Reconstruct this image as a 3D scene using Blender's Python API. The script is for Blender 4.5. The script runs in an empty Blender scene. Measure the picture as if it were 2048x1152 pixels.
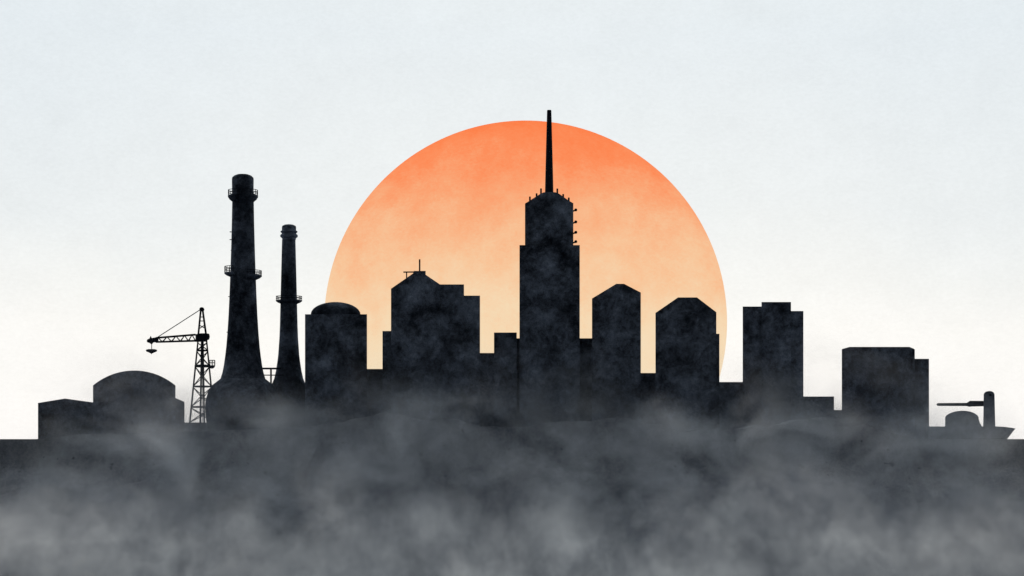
import bpy, bmesh, math, random
from mathutils import Vector, Matrix

sc = bpy.context.scene
COL = sc.collection
rad = math.radians

# ------------------------------------------------------------------ camera
EYE = 30.0            # eye height above the plain
F = 4000.0            # focal length in photo pixels (2048 wide)
HOR = 878.0           # the horizon's row in the photo
cam_d = bpy.data.cameras.new('camera')
cam = bpy.data.objects.new('camera', cam_d)
COL.objects.link(cam)
cam.location = (0, 0, EYE)
cam.rotation_euler = (rad(90), 0, 0)
cam_d.sensor_width = 36
cam_d.lens = F * 36 / 2048
cam_d.shift_y = (HOR - 576) / 2048
cam_d.clip_start = 1
cam_d.clip_end = 200000
sc.camera = cam

# ------------------------------------------------------------------ view and world
sc.view_settings.view_transform = 'Standard'
sc.view_settings.look = 'None'
sc.view_settings.gamma = 1
sc.view_settings.exposure = 0
sc.cycles.use_denoising = True
sc.cycles.use_adaptive_sampling = True
sc.cycles.adaptive_threshold = 0.025
sc.cycles.volume_bounces = 3
sc.cycles.volume_step_rate = 1.0
sc.cycles.volume_max_steps = 512
sc.cycles.max_bounces = 6

SUN_EL, SUN_AZ = rad(14.0), rad(0.4)

def srgb(r, g, b):
    f = lambda c: (c / 255 / 12.92) if c <= 10 else ((c / 255 + 0.055) / 1.055) ** 2.4
    return (f(r), f(g), f(b), 1)

class NT:
    """small helper round a node tree"""
    def __init__(s, nt):
        s.nt = nt
        nt.nodes.clear()
    def n(s, kind, **kw):
        nd = s.nt.nodes.new(kind)
        for k, v in kw.items():
            setattr(nd, k, v)
        return nd
    def link(s, a, b):
        s.nt.links.new(a, b)
    def val(s, sock, v):
        if isinstance(v, bpy.types.NodeSocket):
            s.link(v, sock)
        else:
            sock.default_value = v
    def math(s, op, a, b=None, c=None, clamp=False):
        nd = s.n('ShaderNodeMath', operation=op, use_clamp=clamp)
        for i, v in enumerate((a, b, c)):
            if v is not None:
                s.val(nd.inputs[i], v)
        return nd.outputs[0]
    def vmath(s, op, a, b):
        nd = s.n('ShaderNodeVectorMath', operation=op)
        s.val(nd.inputs[0], a); s.val(nd.inputs[1], b)
        return nd.outputs[0]
    def noise(s, vec, scale, detail=6, rough=0.6, dist=0.0):
        nd = s.n('ShaderNodeTexNoise')
        s.link(vec, nd.inputs['Vector'])
        nd.inputs['Scale'].default_value = scale
        nd.inputs['Detail'].default_value = detail
        nd.inputs['Roughness'].default_value = rough
        nd.inputs['Distortion'].default_value = dist
        return nd.outputs['Fac']
    def ramp(s, fac, stops, interp='LINEAR'):
        nd = s.n('ShaderNodeValToRGB')
        s.val(nd.inputs[0], fac)
        cr = nd.color_ramp
        cr.interpolation = interp
        while len(cr.elements) < len(stops):
            cr.elements.new(0.5)
        for e, (p, c) in zip(cr.elements, stops):
            e.position = p
            e.color = c if len(c) == 4 else (*c, 1)
        return nd.outputs[0]
    def maprange(s, v, a, b, c=0.0, d=1.0, smooth=False):
        nd = s.n('ShaderNodeMapRange', interpolation_type='SMOOTHSTEP' if smooth else 'LINEAR')
        s.val(nd.inputs[0], v)
        for i, q in enumerate((a, b, c, d)):
            nd.inputs[i + 1].default_value = q
        return nd.outputs[0]
    def mixc(s, fac, a, b, mode='MIX'):
        nd = s.n('ShaderNodeMix', data_type='RGBA', blend_type=mode)
        s.val(nd.inputs[0], fac); s.val(nd.inputs[6], a); s.val(nd.inputs[7], b)
        return nd.outputs[2]

world = bpy.data.worlds.new('World')
sc.world = world
world.use_nodes = True
w = NT(world.node_tree)
tc = w.n('ShaderNodeTexCoord')
sep = w.n('ShaderNodeSeparateXYZ')
w.link(tc.outputs['Generated'], sep.inputs[0])
# thin pale overcast: colour by height, brighter towards the sun's half of the sky
grain = w.noise(w.vmath('MULTIPLY', tc.outputs['Generated'], (1, 1, 1.25)), 30.0, 9, 0.72)
soft = w.noise(tc.outputs['Generated'], 7.0, 4, 0.5)
h = w.math('ADD', sep.outputs['Z'], w.math('MULTIPLY', w.math('SUBTRACT', soft, 0.5), 0.06))
grad = w.ramp(w.maprange(h, 0.0, 0.30), [
    (0.00, srgb(252, 252, 251)), (0.19, srgb(250, 250, 248)), (0.265, srgb(243, 245, 244)),
    (0.38, srgb(234, 239, 241)), (0.66, srgb(228, 236, 241)), (1.00, srgb(231, 239, 241))])
tooth = w.noise(w.vmath('MULTIPLY', tc.outputs['Generated'], (1, 1, 1.8)), 420.0, 3, 0.7)
fine = w.math('ADD', w.maprange(grain, 0.3, 0.7, 0.972, 1.028), w.maprange(tooth, 0.3, 0.7, -0.024, 0.024))
vm = w.n('ShaderNodeVectorMath', operation='SCALE')
w.link(grad, vm.inputs[0]); w.link(fine, vm.inputs['Scale'])
side = w.maprange(sep.outputs['Y'], -0.2, 0.36, 0.13, 1.0, True)
vm2 = w.n('ShaderNodeVectorMath', operation='SCALE')
w.link(vm.outputs[0], vm2.inputs[0]); w.link(side, vm2.inputs['Scale'])
sky = w.n('ShaderNodeTexSky', sky_type='NISHITA', sun_disc=False)
sky.sun_elevation = SUN_EL
sky.sun_rotation = SUN_AZ
bg_sky = w.n('ShaderNodeBackground'); w.link(sky.outputs[0], bg_sky.inputs[0]); bg_sky.inputs[1].default_value = 0.05
bg_cl = w.n('ShaderNodeBackground'); w.link(vm2.outputs[0], bg_cl.inputs[0]); bg_cl.inputs[1].default_value = 1.0
mx = w.n('ShaderNodeMixShader'); mx.inputs[0].default_value = 0.97      # the overcast covers nearly all of the blue
w.link(bg_sky.outputs[0], mx.inputs[1]); w.link(bg_cl.outputs[0], mx.inputs[2])
wo = w.n('ShaderNodeOutputWorld'); w.link(mx.outputs[0], wo.inputs[0])

lamp_d = bpy.data.lights.new('sun_lamp', 'SUN')
lamp_d.energy = 0.7
lamp_d.angle = rad(8)
lamp_d.color = (1.0, 0.86, 0.72)
lamp = bpy.data.objects.new('sun_lamp', lamp_d)
COL.objects.link(lamp)
to_sun = Vector((math.sin(SUN_AZ) * math.cos(SUN_EL), math.cos(SUN_AZ) * math.cos(SUN_EL), math.sin(SUN_EL)))
lamp.rotation_euler = to_sun.to_track_quat('Z', 'Y').to_euler()
lamp.location = (0, 600, 400)

# ------------------------------------------------------------------ materials
def material(name, dark, pale, scale=0.035, bias=0.5, rough=0.95, spec=0.05, stretch=(1, 1, 1), wide=0.15, gamma=1.0, specks=False):
    """soot-stained surface: blotches of a darker and a paler tone at three sizes"""
    m = bpy.data.materials.new(name)
    m.use_nodes = True
    t = NT(m.node_tree)
    geo = t.n('ShaderNodeNewGeometry')
    p = t.vmath('MULTIPLY', geo.outputs['Position'], stretch)
    a = t.noise(p, scale, 9, 0.66, 0.3)
    b = t.noise(p, scale * 5.5, 6, 0.7, 0.4)
    c = t.noise(p, scale * 30, 4, 0.75)
    f = t.math('ADD', t.math('MULTIPLY', a, 0.52), t.math('ADD', t.math('MULTIPLY', b, 0.28), t.math('MULTIPLY', c, 0.20)))
    f = t.maprange(f, 0.5 - wide + (0.5 - bias) * 0.3, 0.5 + wide + (0.5 - bias) * 0.3)
    f = t.math('POWER', f, gamma)
    if specks:                       # scattered clinker
        f = t.math('MULTIPLY', f, t.maprange(t.noise(t.vmath('MULTIPLY', p, (1, 2, 1)), 0.22, 2, 0.5), 0.69, 0.73, 1.0, 0.12))
    colr = t.ramp(f, [(0, dark), (1, pale)])
    bs = t.n('ShaderNodeBsdfPrincipled')
    t.link(colr, bs.inputs['Base Color'])
    bs.inputs['Roughness'].default_value = rough
    bs.inputs['Specular IOR Level'].default_value = spec
    o = t.n('ShaderNodeOutputMaterial')
    t.link(bs.outputs[0], o.inputs[0])
    return m

DARK, PALE = (0.006, 0.009, 0.016), (0.36, 0.42, 0.54)
M_wall = material('sooty_concrete', DARK, PALE, 0.06, 0.47, wide=0.125, gamma=1.7)
M_roof = M_wall
M_dome_dim = material('dimmed_dome_concrete', DARK, (0.16, 0.19, 0.25), 0.06, 0.47, wide=0.125, gamma=1.7)  # wall mottle darkened in its colour to offset skylight on the dome
M_stack = material('sooty_brick', DARK, (0.22, 0.26, 0.34), 0.06, 0.45, wide=0.125, gamma=1.7)
M_steel = material('black_painted_steel', (0.008, 0.010, 0.017), (0.03, 0.035, 0.048), 0.2)
M_hull = material('dark_hull_plate', (0.05, 0.060, 0.080), (0.42, 0.46, 0.54), 0.06)
M_ground = material('ash_ground', (0.016, 0.021, 0.033), (0.44, 0.465, 0.52), 0.026, 0.5, 1.0, 0.0, (1, 0.5, 1), 0.16, 1.25, True)

# ------------------------------------------------------------------ geometry helpers
def ppm(Y):                       # metres per photo pixel at distance Y
    return Y / F

def P(px, py, Y):
    s = Y / F
    return Vector(((px - 1024) * s, Y, EYE + (HOR - py) * s))

def link_mesh(name, bm, mat, parent=None, smooth=False):
    bmesh.ops.recalc_face_normals(bm, faces=bm.faces)
    me = bpy.data.meshes.new(name)
    bm.to_mesh(me)
    bm.free()
    me.materials.append(mat)
    if smooth:
        for f in me.polygons:
            f.use_smooth = True
    o = bpy.data.objects.new(name, me)
    COL.objects.link(o)
    if parent is not None:
        o.parent = parent
        off = Vector(parent.location)
        pp = parent.parent
        while pp is not None:
            off += Vector(pp.location); pp = pp.parent
        me.transform(Matrix.Translation(-off))
    return o

def thing(name, label, cat, px, Y, base=0.0, group=None):
    o = bpy.data.objects.new(name, None)
    COL.objects.link(o)
    o.location = ((px - 1024) * ppm(Y), Y, base)
    o.empty_display_size = 2
    o['label'] = label
    o['category'] = cat
    if group:
        o['group'] = group
    return o

def add_prism(bm, pts, Y, depth, cx=None):
    """outline given in photo pixels at distance Y, carried back along the street that runs to (cx, Y)"""
    xs = [p[0] for p in pts]
    if cx is None:
        cx = (min(xs) + max(xs)) / 2
    dx = (cx - 1024) * ppm(Y) / Y * depth
    fr = [bm.verts.new(P(x, y, Y)) for x, y in pts]
    bk = [bm.verts.new(P(x, y, Y) + Vector((dx, depth, 0))) for x, y in pts]
    n = len(pts)
    bm.faces.new(fr)
    bm.faces.new(list(reversed(bk)))
    for i in range(n):
        j = (i + 1) % n
        bm.faces.new((fr[i], bk[i], bk[j], fr[j]))

def prism(name, pts, Y, depth, mat, parent, cx=None, smooth=False):
    bm = bmesh.new()
    add_prism(bm, pts, Y, depth, cx)
    return link_mesh(name, bm, mat, parent, smooth)

def rect(x0, x1, top, bot):
    return [(x0, bot), (x1, bot), (x1, top), (x0, top)]

def add_lathe(bm, cx, Y, prof, seg=64):
    """profile of (radius px, row px) from bottom to top round an upright axis"""
    s = ppm(Y)
    rings = []
    for r, py in prof:
        c = P(cx, py, Y)
        if r <= 0:
            rings.append([bm.verts.new(c)])
        else:
            rings.append([bm.verts.new(c + Vector((math.cos(a) * r * s, math.sin(a) * r * s, 0)))
                          for a in (2 * math.pi * k / seg for k in range(seg))])
    for A, B in zip(rings, rings[1:]):
        for k in range(seg):
            l = (k + 1) % seg
            if len(A) == 1 and len(B) == 1:
                continue
            if len(A) == 1:
                bm.faces.new((A[0], B[l], B[k]))
            elif len(B) == 1:
                bm.faces.new((A[k], A[l], B[0]))
            else:
                bm.faces.new((A[k], A[l], B[l], B[k]))
    for ends in (rings[0], rings[-1]):
        if len(ends) > 2:
            bm.faces.new(ends)

def lathe(name, cx, Y, prof, mat, parent, seg=64, smooth=True):
    bm = bmesh.new()
    add_lathe(bm, cx, Y, prof, seg)
    o = link_mesh(name, bm, mat, parent, smooth)
    if smooth:
        o.data.set_sharp_from_angle(angle=rad(35))
    return o

def add_bar(bm, a, b, r, seg=6, r2=None):
    a, b = Vector(a), Vector(b)
    d = b - a
    if d.length < 1e-6:
        return
    q = d.to_track_quat('Z', 'Y').to_matrix()
    r2 = r if r2 is None else r2
    A = [bm.verts.new(a + q @ Vector((math.cos(t) * r, math.sin(t) * r, 0))) for t in (2 * math.pi * (k + .5) / seg for k in range(seg))]
    B = [bm.verts.new(b + q @ Vector((math.cos(t) * r2, math.sin(t) * r2, 0))) for t in (2 * math.pi * (k + .5) / seg for k in range(seg))]
    for k in range(seg):
        l = (k + 1) % seg
        bm.faces.new((A[k], A[l], B[l], B[k]))
    bm.faces.new(A); bm.faces.new(B)

def add_hoop(bm, c, R, r, a0=0, a1=2 * math.pi, seg=48):
    """a round rail: one continuous sweep"""
    full = abs(a1 - a0 - 2 * math.pi) < 1e-6
    n = seg if full else max(6, int(seg * (a1 - a0) / (2 * math.pi)))
    rings = []
    for k in range(n if full else n + 1):
        t = a0 + (a1 - a0) * k / n
        u = Vector((math.cos(t), math.sin(t), 0))
        rings.append([bm.verts.new(c + u * (R + r * math.cos(q)) + Vector((0, 0, r * math.sin(q)))) for q in (math.pi / 3 * j for j in range(6))])
    m = len(rings)
    for k in range(m if full else m - 1):
        A, B = rings[k], rings[(k + 1) % m]
        for j in range(6):
            i = (j + 1) % 6
            bm.faces.new((A[j], A[i], B[i], B[j]))
    if not full:
        bm.faces.new(rings[0]); bm.faces.new(rings[-1])

def bars(name, segs, r, mat, parent, seg=6):
    bm = bmesh.new()
    for a, b in segs:
        add_bar(bm, a, b, r, seg)
    return link_mesh(name, bm, mat, parent)

# ------------------------------------------------------------------ ground: the town's plateau, the ash slope below it, the low plain
from mathutils import noise as mnoise
PROFILE = [(-42000, -40.0), (300, -40.0), (700, -40.0), (900, -39.5), (980, -37.5), (1040, -31.0), (1090, -17.0), (1120, -5.0),
           (1138, 5.0), (1150, 14.5), (1155.4, 29.9), (1200, 29.9), (1400, 28.0), (6000, 28.0), (42000, 28.0)]
def ground_z(y):
    for (a, za), (b, zb) in zip(PROFILE, PROFILE[1:]):
        if a <= y <= b:
            f = (y - a) / (b - a)
            return za + (zb - za) * f
def smooth_z(y):
    if y < 880 or y > 1148:
        return ground_z(y)
    return sum(ground_z(y + d) for d in (-8, -4, 0, 4, 8)) / 5 if y < 1140 else ground_z(y)
def heap(x, y):
    """ash banked up against the feet of the buildings"""
    m = max(0.0, min(1.0, (x + 275) / 45)) * max(0.0, min(1.0, (236 - x) / 40))
    n = max(0.0, min(1.0, (y - 1108) / 47)) * max(0.0, min(1.0, (1400 - y) / 200))
    if m * n <= 0:
        return 0.0
    tall = 0.35 + 0.65 * max(0.0, min(1.0, (x + 170) / 60))
    v = 0.5 + 0.62 * mnoise.fractal(Vector((x * 0.017, 7.7, 1.3)), 1.0, 2.1, 4)
    return m * n ** 3 * tall * (4.0 + 12.0 * max(0.0, v))
ys = [-42000, -3000, 300, 600, 760] + [850 + 1.8 * k for k in range(169)] + [1153.6, 1154.6, 1155.4, 1200, 1400, 6000, 42000]
xs_ = [-42000, -6000, -1500, -700] + [-420 + 2.4 * k for k in range(351)] + [700, 1500, 6000, 42000]
bm = bmesh.new()
rows_ = []
for y in ys:
    z0 = smooth_z(y)
    fy = max(0.0, min(1.0, (y - 850) / 80)) * max(0.0, min(1.0, (1155 - y) / 16)) if 850 < y < 1155 else 0.0
    rw = []
    for x in xs_:
        fx = max(0.0, min(1.0, (420 - abs(x)) / 60))
        d = 0.0
        if fy * fx > 0:
            v = Vector((x * 0.018, y * 0.026, 3.1))
            d = 5.0 * mnoise.fractal(v, 0.9, 2.1, 6) + 1.1 * mnoise.fractal(v * 7.0, 0.8, 2.1, 4)
        rw.append(bm.verts.new((x, y, z0 + d * fy * fx + heap(x, y))))
    rows_.append(rw)
for A, B in zip(rows_, rows_[1:]):
    for k in range(len(A) - 1):
        bm.faces.new((A[k], A[k + 1], B[k + 1], B[k]))
ground = link_mesh('ground', bm, M_ground, None, True)
ground.data.set_sharp_from_angle(angle=rad(28))
ground['kind'] = 'structure'

# ------------------------------------------------------------------ the low sun
SUN_Y = 60000.0
el_top, el_bot = math.atan((HOR - 241) / F), math.atan((HOR - 1041) / F)
el_c, half = (el_top + el_bot) / 2 - 0.0009, (el_top - el_bot) / 2 * 1.009
dist = SUN_Y / math.cos(el_c)
sun_r = dist * math.sin(half)
bm = bmesh.new()
bmesh.ops.create_uvsphere(bm, u_segments=192, v_segments=96, radius=sun_r)
sm = bpy.data.materials.new('glowing_sun')
sm.use_nodes = True
t = NT(sm.node_tree)
tcn = t.n('ShaderNodeTexCoord')
nrm = t.vmath('MULTIPLY', tcn.outputs['Object'], (1 / sun_r,) * 3)
flat = t.vmath('MULTIPLY', nrm, (1, 0.02, 1))
sp = t.n('ShaderNodeSeparateXYZ'); t.link(nrm, sp.inputs[0])
big = t.noise(flat, 3.4, 9, 0.70, 0.15)
small = t.noise(t.vmath('MULTIPLY', flat, (1, 1, 1.7)), 60.0, 5, 0.75)
zz = t.math('ADD', sp.outputs['Z'], t.math('MULTIPLY', t.math('SUBTRACT', big, 0.5), 0.85))
zz = t.math('ADD', zz, t.math('MULTIPLY', t.math('SUBTRACT', small, 0.5), 0.34))
colr = t.ramp(t.maprange(zz, -0.35, 1.05), [
    (0.00, srgb(244, 224, 192)), (0.22, srgb(246, 217, 179)), (0.42, srgb(248, 198, 154)),
    (0.62, srgb(250, 172, 124)), (0.80, srgb(253, 145, 94)), (1.00, srgb(253, 124, 68))])
em = t.n('ShaderNodeEmission'); t.link(colr, em.inputs[0])
t.link(em.outputs[0], t.n('ShaderNodeOutputMaterial').inputs[0])
sun = link_mesh('sun', bm, sm, None, True)
sun.location = (27 * SUN_Y / F, SUN_Y, EYE + SUN_Y * math.tan(el_c))
sun['label'] = 'huge round orange sun fading to cream, half sunk behind the skyline'
sun['category'] = 'sun'

# ------------------------------------------------------------------ the city
GP = 884.5          # wall feet are carried a little below the ground line

# gabled shed at the edge of town
Y = 1212
r = thing('gabled_shed', 'long low shed with a shallow pitched roof, beside the vaulted hall', 'shed', 131, Y)
prism('wall', rect(76, 194, 806, GP), Y, 26, M_wall, r)
prism('roof', [(76, 805.9), (194, 805.9), (130, 797)], Y, 26, M_roof, r, 131)

# vaulted hall with lean-to
Y = 1200
r = thing('vaulted_hall', 'broad hall under a rounded barrel roof with a small lean-to', 'hall', 268, Y)
prism('wall', rect(186, 351, 771, GP), Y, 34, M_wall, r)
arc = [(186, 770.9), (351, 770.9)]
n = 28
R_ = ((165 / 2) ** 2 + 30 ** 2) / (2 * 30)
cyc = 741 + R_
ha = math.asin(82.5 / R_)
for k in range(1, n):
    a = ha - 2 * ha * k / n
    arc.append((268.5 + R_ * math.sin(a), cyc - R_ * math.cos(a)))
ro = prism('roof', arc, Y, 34, M_wall, r, 268)
lt = prism('lean_to', rect(344, 369, 804, GP), Y + 2, 26, M_wall, r)
prism('lean_to_roof', [(344, 803.9), (369, 803.9), (351.1, 796), (344, 792.5)], Y + 2, 26, M_roof, lt)

# plinth under the crane
Y = 1224
r = thing('concrete_plinth', 'low flat concrete plinth carrying the lattice crane', 'plinth', 470, Y)
prism('wall', rect(355, 560, 846.5, GP), Y, 34, M_wall, r)
prism('roof', rect(355, 560, 845, 846.4), Y, 34, M_roof, r)
plinth_top = P(400, 845, Y).z

# ------------------------------------------------------------------ crane
Y = 1238
s = ppm(Y)
r = thing('tower_crane', 'black lattice crane with a short jib and hanging hook beside the tall chimney', 'crane', 404.5, Y, plinth_top)
C = lambda px, py, dy=0.0: P(px, py, Y) + Vector((0, dy, 0))
def mast_hd(py):                       # half diagonal of the mast at a row, in pixels
    return 8.7 + (py - 683) / (845 - 683) * 16.3
base_row = HOR - (plinth_top - EYE) / s
def mast_pt(k, py):
    hd = mast_hd(py) * s
    c = P(404.6, py, Y)
    return c + (Vector((-hd, 0, 0)), Vector((0, -hd, 0)), Vector((hd, 0, 0)), Vector((0, hd, 0)))[k]
mast = bars('mast', [(P(404.6, base_row, Y), P(404.6, 678, Y))], 0.2, M_steel, r)
for k in range(4):
    bm = bmesh.new()
    add_bar(bm, mast_pt(k, base_row), mast_pt(k, 680), 0.6 if k % 2 == 0 else 0.62, 8, 0.5)
    link_mesh('leg', bm, M_steel, mast)
rows = [701, 732, 773, 814, base_row]
for py in rows[:-1]:
    wd = 0.55 if py != 732 else 0.85
    bars('cross_beam', [(mast_pt(k, py), mast_pt((k + 1) % 4, py)) for k in range(4)], wd, M_steel, mast)
br = []
prev = 684
for py in rows:
    mid = (prev + py) / 2
    for k in range(4):
        a, b = (k, (k + 1) % 4)
        if a % 2:
            a, b = b, a              # b is a centre leg
        br += [(mast_pt(a, prev + 2), mast_pt(b, mid)), (mast_pt(a, py - 1), mast_pt(b, mid))]
    prev = py
bars('brace', br, 0.3, M_steel, mast)
# work platform with a railing
pl = prism('work_platform', [(419, 730.5), (430, 730.5), (430, 733), (427.5, 736), (424, 737), (416, 736)], Y - 1.6, 3.2, M_steel, r)
rl = []
for dy in (-1.5, 1.5):
    for px in (419.5, 424.5, 429.3):
        rl.append((C(px, 731, dy), C(px, 720.5, dy)))
    rl += [(C(419.5, 720.5, dy), C(429.3, 720.5, dy)), (C(419.5, 725.5, dy), C(429.3, 725.5, dy))]
rl += [(C(429.3, 720.5, -1.5), C(429.3, 720.5, 1.5))]
bars('railing', rl, 0.19, M_steel, pl)
# turntable and its machinery house
prism('machinery_house', [(391, 683), (413, 682.5), (415, 679.5), (418.5, 678), (419.7, 673), (418.5, 667.5), (412, 666.3), (401, 666.5), (391, 668.5)], Y - 3, 6, M_steel, r)
# top frame
tf = bars('top_frame', [(C(396.3, 668, 1), C(401.3, 622)), (C(411.5, 668, 1), C(405.6, 622))], 0.62, M_steel, r, 8)
bars('rung', [(C(399.3, 634), C(406.6, 634))], 0.3, M_steel, tf)
bars('rung', [(C(398.6, 642), C(407.6, 642))], 0.3, M_steel, tf)
bars('brace', [(C(398, 650), C(409, 656)), (C(409.5, 650), C(397.6, 658))], 0.3, M_steel, tf)
bm = bmesh.new()
pts = [(398.5, 617.5), (400.3, 614.9), (403.5, 614.1), (406.8, 615), (409, 618.6), (408, 621.6), (403.5, 622.6), (399.5, 621.6)]
add_prism(bm, pts, Y - 1.1, 2.2)
link_mesh('sheave_head', bm, M_steel, r)
# jib
def chord(px, top):
    f = (px - 315) / (391 - 315)
    return (675.5 + f * (669.3 - 675.5)) if top else (684 + f * (681.6 - 684))
jb = bmesh.new()
add_bar(jb, C(391, 669.3), C(312, 675.8), 0.62)
for dy in (-1.2, 1.2):
    add_bar(jb, C(391, 681.6, dy), C(312, 684, dy * .6), 0.55)
jib = link_mesh('jib', jb, M_steel, r)
zz_ = []
xs = [316, 325, 334, 343, 352, 361, 369, 377, 384, 391]
for i in range(len(xs) - 1):
    for dy in (-1.2, 1.2):
        a = C(xs[i], chord(xs[i], i % 2 == 0), 0 if i % 2 == 0 else dy)
        b = C(xs[i + 1], chord(xs[i + 1], i % 2 == 1), 0 if i % 2 == 1 else dy)
        zz_.append((a, b))
bars('lattice', zz_, 0.3, M_steel, jib)
nose = prism('nose', [(293.2, 682), (294.8, 678.6), (299, 676.8), (300.6, 672.4), (302.2, 672.4), (303.4, 676), (314, 674.2), (317, 676), (317, 684.3), (307, 684.6), (304.2, 688.3), (302.2, 688.3), (299, 685.6), (295, 684.6)], Y - .9, 1.8, M_steel, jib)
bars('stay_cable', [(C(315, 674.5), C(399.5, 620))], 0.27, M_steel, r)
hk = bars('hoist_rope', [(C(303.4, 688), C(303.4, 698.5))], 0.24, M_steel, r)
lathe('hook_block', 303, Y, [(0, 708.6), (1.4, 707), (5, 705.2), (9.6, 703.4), (11.4, 701.2), (10.4, 699.3), (7, 698.3), (0, 698)], M_steel, r, 32)

# ------------------------------------------------------------------ chimneys
def gallery(parent, cx, Y, r_in, r_out, deck, bottom, rail, a0=0.0, a1=2 * math.pi, posts=14, r_low=None):
    """a ring platform on a conical bracket with a railing; the angles span part of the ring"""
    s = ppm(Y)
    full = abs(a1 - a0 - 2 * math.pi) < 1e-6
    seg = 64 if full else 24
    prof = [(r_in, bottom), (r_out - (r_out - r_in) * .35, deck + (bottom - deck) * .62), (r_out, deck + (bottom - deck) * .25), (r_out, deck), (r_in, deck)]
    bm = bmesh.new()
    grid = []
    for k in range(seg if full else seg + 1):
        a = a0 + (a1 - a0) * k / seg
        grid.append([bm.verts.new(P(cx, py, Y) + Vector((math.cos(a) * q * s, math.sin(a) * q * s, 0))) for q, py in prof])
    m = len(grid)
    for k in range(m if full else m - 1):
        A, B = grid[k], grid[(k + 1) % m]
        for j in range(5):
            i = (j + 1) % 5
            bm.faces.new((A[j], A[i], B[i], B[j]))
    if not full:
        bm.faces.new(grid[0]); bm.faces.new(grid[-1])
    g = link_mesh('gallery', bm, M_stack, parent)
    bm = bmesh.new()
    R = (r_out - .7) * s
    for py in (rail, (rail + deck) / 2):
        add_hoop(bm, P(cx, py, Y), R, 0.2, a0, a1)
    nposts = posts
    for k in range(nposts if full else nposts + 1):
        a = a0 + (a1 - a0) * k / nposts
        u = Vector((math.cos(a) * R, math.sin(a) * R, 0))
        add_bar(bm, P(cx, deck + .5, Y) + u, P(cx, rail, Y) + u, 0.2)
    link_mesh('railing', bm, M_steel, g)
    return g

Y = 1216
r = thing('tall_chimney', 'tallest chimney, a tapering stack with two railed galleries on a round tank base', 'chimney', 487, Y)
sh = lathe('shaft', 486, Y, [(71, GP), (72, 850), (75.3, 815), (74, 800), (69, 784), (63.5, 772.5), (44.5, 757.5), (40.8, 745), (38, 731), (35.3, 712), (33.3, 695), (31, 668), (28.6, 630), (26.8, 590), (25.1, 545), (23.6, 500), (22.3, 450), (21.4, 402)], M_stack, r, 96)
lathe('cap', 485.6, Y, [(21.4, 401.9), (21.5, 375), (21.7, 358), (20.9, 355), (17, 351.4), (11, 349), (5, 348.2), (0, 348)], M_roof, r, 64)
gallery(r, 486, Y, 21, 30, 391, 404, 380.5)
gallery(r, 486, Y, 24.5, 37, 545.5, 554.5, 533.5, rad(120), rad(245), 9)
gallery(r, 486.5, Y, 24.8, 37, 550.5, 560, 541.5, rad(-70), rad(62), 11)
for py, x0 in ((464, 459.3), (479.5, 459.2), (501, 461.6), (593.5, 456.6), (664.5, 453.4)):
    fx = 486 - {464: 22.5, 479.5: 23, 501: 23.5, 593.5: 26.8, 664.5: 30.8}[py]
    bars('rung', [(P(x0, py - .3, Y - 1), P(fx + 2, py, Y - .5))], 0.27, M_steel, r)

Y2 = 1240
r = thing('slim_chimney', 'shorter slim chimney with a double rim and one railed gallery', 'chimney', 577, Y2)
lathe('shaft', 577.5, Y2, [(46, GP), (45, 805), (39, 780), (33, 767), (28.8, 757), (25.4, 741.5), (22.4, 722), (21, 710), (18.6, 676), (17.6, 650), (16.6, 607), (15.4, 560), (14.4, 520), (13.4, 480)], M_stack, r, 80)
lathe('cap', 578, Y2, [(13.4, 479.9), (14, 476.5), (17.4, 473.6), (17.6, 470.4), (15, 468), (14.2, 466.8), (16.9, 464.2), (16.9, 462.6), (14.2, 461), (14.2, 454.5), (13.4, 452), (9, 449.6), (4, 448.8), (0, 448.7)], M_roof, r, 64)
gallery(r, 578, Y2, 15.6, 26.2, 600.5, 608, 592.8, posts=12)

# footbridge between the chimneys
Yb = 1226
r = thing('footbridge', 'short steel footbridge spanning the gap between the two chimneys', 'bridge', 541, Yb, P(541, 738, Yb).z)
Bp = lambda px, py, dy=0: P(px, py, Yb) + Vector((0, dy, 0))
prism('deck', rect(518, 562, 735.2, 738.4), Yb, 5, M_steel, r, 541)
bars('rail', [(Bp(512, 750, .6), Bp(566, 750, .6)), (Bp(512, 750, 4.4), Bp(566, 750, 4.4))], 0.27, M_steel, r)
for dy in (.6, 4.4):
    bars('post', [(Bp(541, 738.6, dy), Bp(541, 775, dy))], 0.36, M_steel, r)

# ------------------------------------------------------------------ domed block
Y = 1200
r = thing('domed_block', 'square dark block crowned by a shallow round dome, beside the slim chimney', 'building', 672, Y)
prism('wall', rect(610, 734, 628.5, GP), Y, 36, M_wall, r)
s_ = ppm(Y + 18)
zc = P(0, 628.5, Y).z
bm = bmesh.new()
prof = []
rr = 49.5 * ppm(Y) * (Y + 18) / Y
rise = (P(0, 604.2, Y + 18).z - zc)
N = 20
prof = [(rr, 0.0), (rr, rise * .12)] + [(rr * math.cos(a), rise * .12 + rise * .88 * math.sin(a)) for a in (math.pi / 2 * k / N for k in range(1, N))] + [(0, rise)]
prof_px = [(q / s_, HOR - (zc + z + .01 - EYE) / s_) for q, z in prof]
add_lathe(bm, 1024 + (671.3 - 1024) , Y + 18, prof_px, 80)
dm = link_mesh('dome', bm, M_dome_dim, r, True)
dm.data.set_sharp_from_angle(angle=rad(35))

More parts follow.
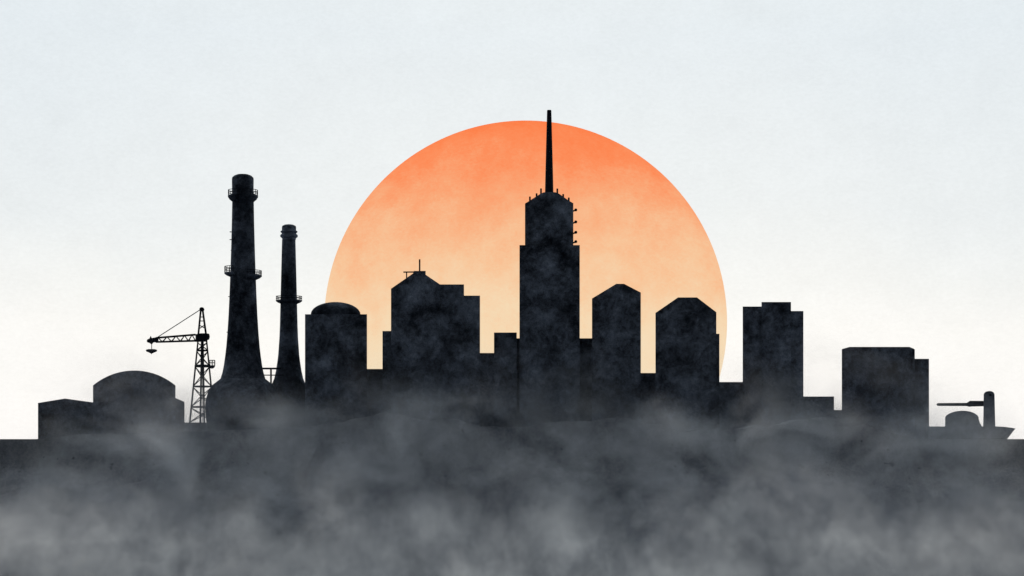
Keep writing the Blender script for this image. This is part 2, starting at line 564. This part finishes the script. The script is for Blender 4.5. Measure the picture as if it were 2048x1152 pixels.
# ------------------------------------------------------------------ low linking blocks between the towers
def low_block(label, x0, x1, top, Y, depth=22):
    r = thing('low_block', label, 'building', (x0 + x1) / 2, Y, 0, 'low flat blocks between the towers')
    prism('wall', rect(x0, x1, top + 2.2, GP), Y, depth, M_wall, r)
    prism('roof', rect(x0, x1, top, top + 2.1), Y, depth, M_roof, r)
low_block('low flat block filling the gap between the domed block and the gabled tower', 728, 771, 738, 1210)
low_block('low flat block filling the gap just past the stepped wing of the gabled tower', 954, 994, 706, 1212)
low_block('narrow flat block squeezed against the foot of the spired skyscraper', 988, 1033.5, 665, 1209)
low_block('low flat block filling the deep slot between the two hipped towers', 1276, 1317, 746, 1209)
low_block('low flat block between the broad hipped tower and the flat stepped tower', 1432, 1492, 764, 1211)
low_block('low flat block at the foot of the flat stepped tower', 1600, 1668, 793, 1212)
low_block('lowest flat block in the slit beside the wide chamfered block', 1660, 1690, 820, 1214)

# ------------------------------------------------------------------ gabled tower with wings
Y = 1204
r = thing('gabled_tower', 'gabled tower with a mast on its ridge and two stepped flat wings', 'building', 870, Y)
prism('wall', rect(782, 880, 577.5, GP), Y, 30, M_wall, r, 870)
ro = prism('roof', [(782, 577.4), (880, 577.4), (880, 568.8), (851, 549.2), (828, 545.5)], Y, 30, M_roof, r, 870)
prism('roof_cap', [(825.5, 548), (851.3, 549.8), (851.3, 541.8), (828, 541.8)], Y - .6, 12, M_roof, ro, 838)
bars('mast', [(P(839.3, 541.9, Y + 4), P(839.3, 518.6, Y + 4))], 0.5, M_steel, ro, 8)
bars('davit_arm', [(P(806.8, 544.2, Y + 1), P(828.4, 544, Y + 1)), (P(813.2, 544.3, Y + 1), P(813.2, 557, Y + 1))], 0.4, M_steel, ro)
wg = prism('wing', rect(874, 928, 571, GP), Y + 1, 26, M_wall, r, 904)
prism('wing_roof', rect(874, 928, 568.8, 570.9), Y + 1, 26, M_roof, wg, 904)
wg = prism('wing', rect(922, 960, 593.2, GP), Y + 2, 24, M_wall, r, 944)
prism('wing_roof', rect(922, 960, 591.2, 593.1), Y + 2, 24, M_roof, wg, 944)
wg = prism('annex', rect(765, 788, 664, GP), Y + 3, 24, M_wall, r, 774)
prism('annex_roof', rect(765, 788, 662, 663.9), Y + 3, 24, M_roof, wg, 774)

# ------------------------------------------------------------------ skyscraper
Y = 1206
r = thing('skyscraper', 'tallest tower, a stepped skyscraper with a needle spire before the sun', 'skyscraper', 1099, Y)
lo = prism('lower_block', rect(1039, 1159.5, 490.2, GP), Y, 34, M_wall, r)
prism('upper_block', rect(1050, 1146.6, 408, 490.1), Y + 2, 28, M_wall, r)
cr = [(1050, 407.9), (1146.6, 407.9), (1146.6, 406.5), (1140, 402.6), (1132, 397.3), (1124, 391.5), (1117, 386.8), (1111, 384.6), (1105, 384),
      (1092, 384), (1086, 385), (1080, 388), (1073, 392.6), (1065, 397.6), (1057, 402.8), (1050, 407)]
crown = prism('crown_roof', cr, Y + 2, 28, M_roof, r)
bm = bmesh.new()
Ys = Y + 9
add_lathe(bm, 1098.4, Ys, [(8.7, 392), (8.4, 384), (7.9, 360), (6.2, 290), (4.4, 222), (4.0, 220.2), (0, 220)], 12)
link_mesh('spire', bm, M_steel, r)
for x, a, b in ((1059.8, 393.2, 402), (1073.2, 386.8, 393.5), (1082, 377, 388), (1114.6, 377.2, 387), (1126.4, 388.2, 394), (1137.6, 395.2, 402)):
    bars('finial', [(P(x, b + 2, Y + 4), P(x, a, Y + 4))], 0.58, M_steel, r, 8)
for py in (419.5, 443.5, 464.3, 483):
    bm = bmesh.new()
    a, b = P(1145.5, py + 3, Y + 6), P(1151.2, py + .8, Y + 6)
    add_bar(bm, a, b, 0.5, 8)
    o = link_mesh('bracket', bm, M_steel, r)
    bm = bmesh.new()
    bmesh.ops.create_uvsphere(bm, u_segments=16, v_segments=10, radius=0.92, matrix=Matrix.Translation(P(1151.6, py + .3, Y + 6)))
    link_mesh('lamp_head', bm, M_steel, o, True)
po = prism('podium', rect(1026, 1190, 678.6, GP), Y + 8, 24, M_wall, r, 1112)
prism('podium_roof', rect(1026, 1190, 676.6, 678.5), Y + 8, 24, M_roof, po, 1112)

# ------------------------------------------------------------------ hipped towers
Y = 1202
r = thing('hipped_tower', 'narrow tower with an angled ridge roof close beside the skyscraper', 'building', 1233, Y)
prism('wall', rect(1184, 1281.6, 597.5, GP), Y, 32, M_wall, r)
prism('roof', [(1184, 597.4), (1281.6, 597.4), (1281.6, 585), (1248, 567.6), (1232.5, 567.6), (1184, 597)], Y, 32, M_roof, r, 1233)
Y = 1200
r = thing('hipped_tower', 'broad tower with a flat topped hip roof, last one before the sun', 'building', 1372, Y)
prism('wall', rect(1311, 1432.7, 626, GP), Y, 32, M_wall, r)
prism('roof', [(1311, 625.9), (1432.7, 625.9), (1432.7, 624.4), (1394, 594.8), (1356, 594.8), (1311, 625.8)], Y, 32, M_roof, r, 1372)
an = prism('annex', rect(1426, 1438.8, 669.2, GP), Y + 2, 24, M_wall, r, 1436)
prism('annex_roof', rect(1426, 1438.8, 667.6, 669.1), Y + 2, 24, M_roof, an, 1436)

# ------------------------------------------------------------------ flat stepped tower
Y = 1206
r = thing('stepped_tower', 'flat topped tower in three stepped slabs standing alone outside the sun', 'building', 1546, Y)
for x0, x1, top, dy in ((1485.4, 1530, 613, 2), (1523, 1582, 604, 0), (1574, 1606.8, 622, 3)):
    b_ = prism('slab', rect(x0, x1, top + 2.1, GP), Y + dy, 30, M_wall, r, 1546)
    prism('slab_roof', rect(x0, x1, top, top + 2), Y + dy, 30, M_roof, b_, 1546)

# ------------------------------------------------------------------ wide chamfered block
Y = 1202
r = thing('chamfered_block', 'wide squat block with clipped roof corners and a lower side wing', 'building', 1770, Y)
prism('wall', rect(1683.6, 1829.6, 699.5, GP), Y, 32, M_wall, r, 1770)
prism('roof', [(1683.6, 699.4), (1829.6, 699.4), (1828, 697.6), (1819, 693.8), (1699, 693.8), (1684.4, 698)], Y, 32, M_roof, r, 1770)
wg = prism('wing', rect(1822, 1858, 719.6, GP), Y + 2, 26, M_wall, r, 1844)
prism('wing_roof', rect(1822, 1858, 717.6, 719.5), Y + 2, 26, M_roof, wg, 1844)

# ------------------------------------------------------------------ barge with boom
Y = 1198
s = ppm(Y)
r = thing('crane_barge', 'dark beached barge with a domed cabin, stout post and level boom', 'barge', 1945, Y + 8)
# the hull tapers to a raked bow
bm = bmesh.new()
deck_l, hw = 853.0, 7.0
st = [(1852, 1852, 1.0, 853), (1890, 1890, 1.0, 853), (1990, 1990, 1.0, 853), (2008, 2003, .8, 854.2), (2022, 2014, .42, 855.8), (2031, 2020, .06, 857.2)]
secs = []
for xt, xb, k, top in st:
    xk = xb - (0 if xb < 1995 else (xb - 1990) * .35)
    pts = [P(xt, top, Y + 8) + Vector((0, -hw * k, 0)), P(xt, top, Y + 8) + Vector((0, hw * k, 0)),
           P(xk, 876, Y + 8) + Vector((0, hw * .9 * k, 0)), P(xk, GP, Y + 8) + Vector((0, hw * .5 * k, 0)),
           P(xk, GP, Y + 8) + Vector((0, -hw * .5 * k, 0)), P(xk, 876, Y + 8) + Vector((0, -hw * .9 * k, 0))]
    secs.append([bm.verts.new(q) for q in pts])
for A, B in zip(secs, secs[1:]):
    for j in range(6):
        i = (j + 1) % 6
        bm.faces.new((A[j], A[i], B[i], B[j]))
bm.faces.new(secs[0]); bm.faces.new(secs[-1])
link_mesh('hull', bm, M_hull, r)
Yc = Y + 8
cab = [(1890, 856), (1959, 856), (1958.2, 846), (1957.6, 840), (1957, 834), (1954.4, 830), (1949, 826.4), (1942, 823.6), (1933, 821.8), (1924, 821.4), (1914, 822.2), (1905, 824.4), (1897.5, 827.6), (1892.5, 831), (1890.4, 834.5)]
prism('cabin', cab, Yc - 4.5, 9, M_hull, r, 1926)
prism('fairing', [(1957.2, 838), (1960, 846), (1964, 853), (1967, 856), (1957.2, 856)], Yc - 3, 6, M_hull, r, 1960)
bm = bmesh.new()
pp = [(1966.2, 856), (1990.8, 856), (1990, 830), (1989.4, 800), (1989, 788), (1987, 784.6), (1983.5, 782.6), (1978.4, 781.9), (1973.4, 782.8), (1969.6, 784.8), (1967.4, 788.2), (1967.2, 800), (1966.8, 830)]
add_prism(bm, pp, Yc - 3.2, 6.4, 1978)
post = link_mesh('post', bm, M_hull, r)
bm = bmesh.new()
c = P(1980.5, 790, Yc - 3.2)
add_bar(bm, c + Vector((0, -0.35, 0)), c + Vector((0, .2, 0)), 2.1 * ppm(Yc), 16)
link_mesh('pivot_pin', bm, M_steel, post)
prism('boom', [(1873, 808.6), (1874.2, 806.8), (1876.5, 806.2), (1933.5, 805.7), (1937, 803.4), (1940, 801.6), (1967.1, 801.8), (1967.1, 812.4), (1942, 813), (1940, 813.6), (1937, 813.2), (1933.5, 812), (1876, 811.8), (1874, 811)], Yc - 1.2, 2.4, M_steel, r, 1920)

# ------------------------------------------------------------------ drifting mist round the foot of the town
def mist_bank(x0, x1, y0, y1, z0, z1, k, height, floor, nscale, soft, lo, hi, murk, gain, seed, step, grain, crisp):
    """a bank of mist mixed with soot: dense near the ground, ragged on top, fading out at its edges"""
    bm = bmesh.new()
    bmesh.ops.create_cube(bm, size=1)
    bmesh.ops.scale(bm, vec=(x1 - x0, y1 - y0, z1 - z0), verts=bm.verts)
    bmesh.ops.translate(bm, vec=((x0 + x1) / 2, (y0 + y1) / 2, (z0 + z1) / 2), verts=bm.verts)
    mm = bpy.data.materials.new('drifting_mist')
    mm.use_nodes = True
    t = NT(mm.node_tree)
    pos = t.n('ShaderNodeNewGeometry').outputs['Position']
    sx = t.n('ShaderNodeSeparateXYZ'); t.link(pos, sx.inputs[0])
    x_, y_, z_ = sx.outputs
    q = t.vmath('ADD', t.vmath('MULTIPLY', pos, grain), (seed, seed * .7, seed * 1.3))
    n1 = t.noise(q, nscale, 7, 0.64, 0.5)
    n2 = t.noise(t.vmath('ADD', q, (311, 97, 53)), nscale * .55, 8, 0.66, 0.3)
    top = t.maprange(n2, 0.3, 0.7, height * .35, height * 1.65)
    u = t.math('DIVIDE', t.math('MAXIMUM', t.math('SUBTRACT', z_, floor), 0.0), top)
    fall = t.math('EXPONENT', t.math('MULTIPLY', t.math('MULTIPLY', u, u), -1.0))
    edge = t.math('MULTIPLY', t.maprange(y_, y0, y0 + soft, 0, 1, True), t.maprange(y_, y1, y1 - soft, 0, 1, True))
    edge = t.math('MULTIPLY', edge, t.math('MULTIPLY', t.maprange(x_, x0, x0 + 60, 0, 1, True), t.maprange(x_, x1, x1 - 60, 0, 1, True)))
    edge = t.math('MULTIPLY', edge, t.maprange(z_, z1, z1 - (z1 - floor) * .3, 0, 1, True))
    n3 = t.noise(t.vmath('ADD', q, (17, 201, 77)), nscale * 4.6, 7, 0.76, 0.4)
    clump = t.maprange(n1, 0.36, 0.66, lo, hi, True)
    den = t.math('MULTIPLY', t.math('MULTIPLY', fall, edge), t.math('MULTIPLY', clump, k))
    vol = t.n('ShaderNodeVolumePrincipled')
    tone = t.math('ADD', t.math('MULTIPLY', n1, 0.52), t.math('MULTIPLY', n3, 0.48))
    tone = t.math('ADD', tone, t.maprange(z_, floor, floor + height * 2, 0.035, -0.05))      # tone darkens with height above the floor
    colr = t.ramp(t.maprange(tone, 0.5 - crisp, 0.5 + crisp), [(0, murk), (1, gain)])
    t.link(colr, vol.inputs['Color'])
    vol.inputs['Anisotropy'].default_value = 0.35
    t.link(den, vol.inputs['Density'])
    t.link(vol.outputs[0], t.n('ShaderNodeOutputMaterial').inputs['Volume'])
    mm.cycles.volume_step_rate = step
    o = link_mesh('mist', bm, mm)
    o['kind'] = 'stuff'
    return o

mist_bank(-268, 290, 1000, 1340, -20, 120, 0.0049, 26, 24, 0.024, 50, 0.0, 2.0, (0.11, 0.14, 0.22), (0.90, 0.935, 0.99, 1), 41, 0.25, (1, .4, 1.35), 0.085)
# the same mist pooled in the hollow at the foot of the slope
mist_bank(-420, 420, 700, 1140, -44, 30, 0.027, 24, -36, 0.033, 50, 0.0, 2.0, (0.11, 0.13, 0.18), (0.99, 0.992, 1.0, 1), 23, 0.18, (1, .3, .85), 0.075)
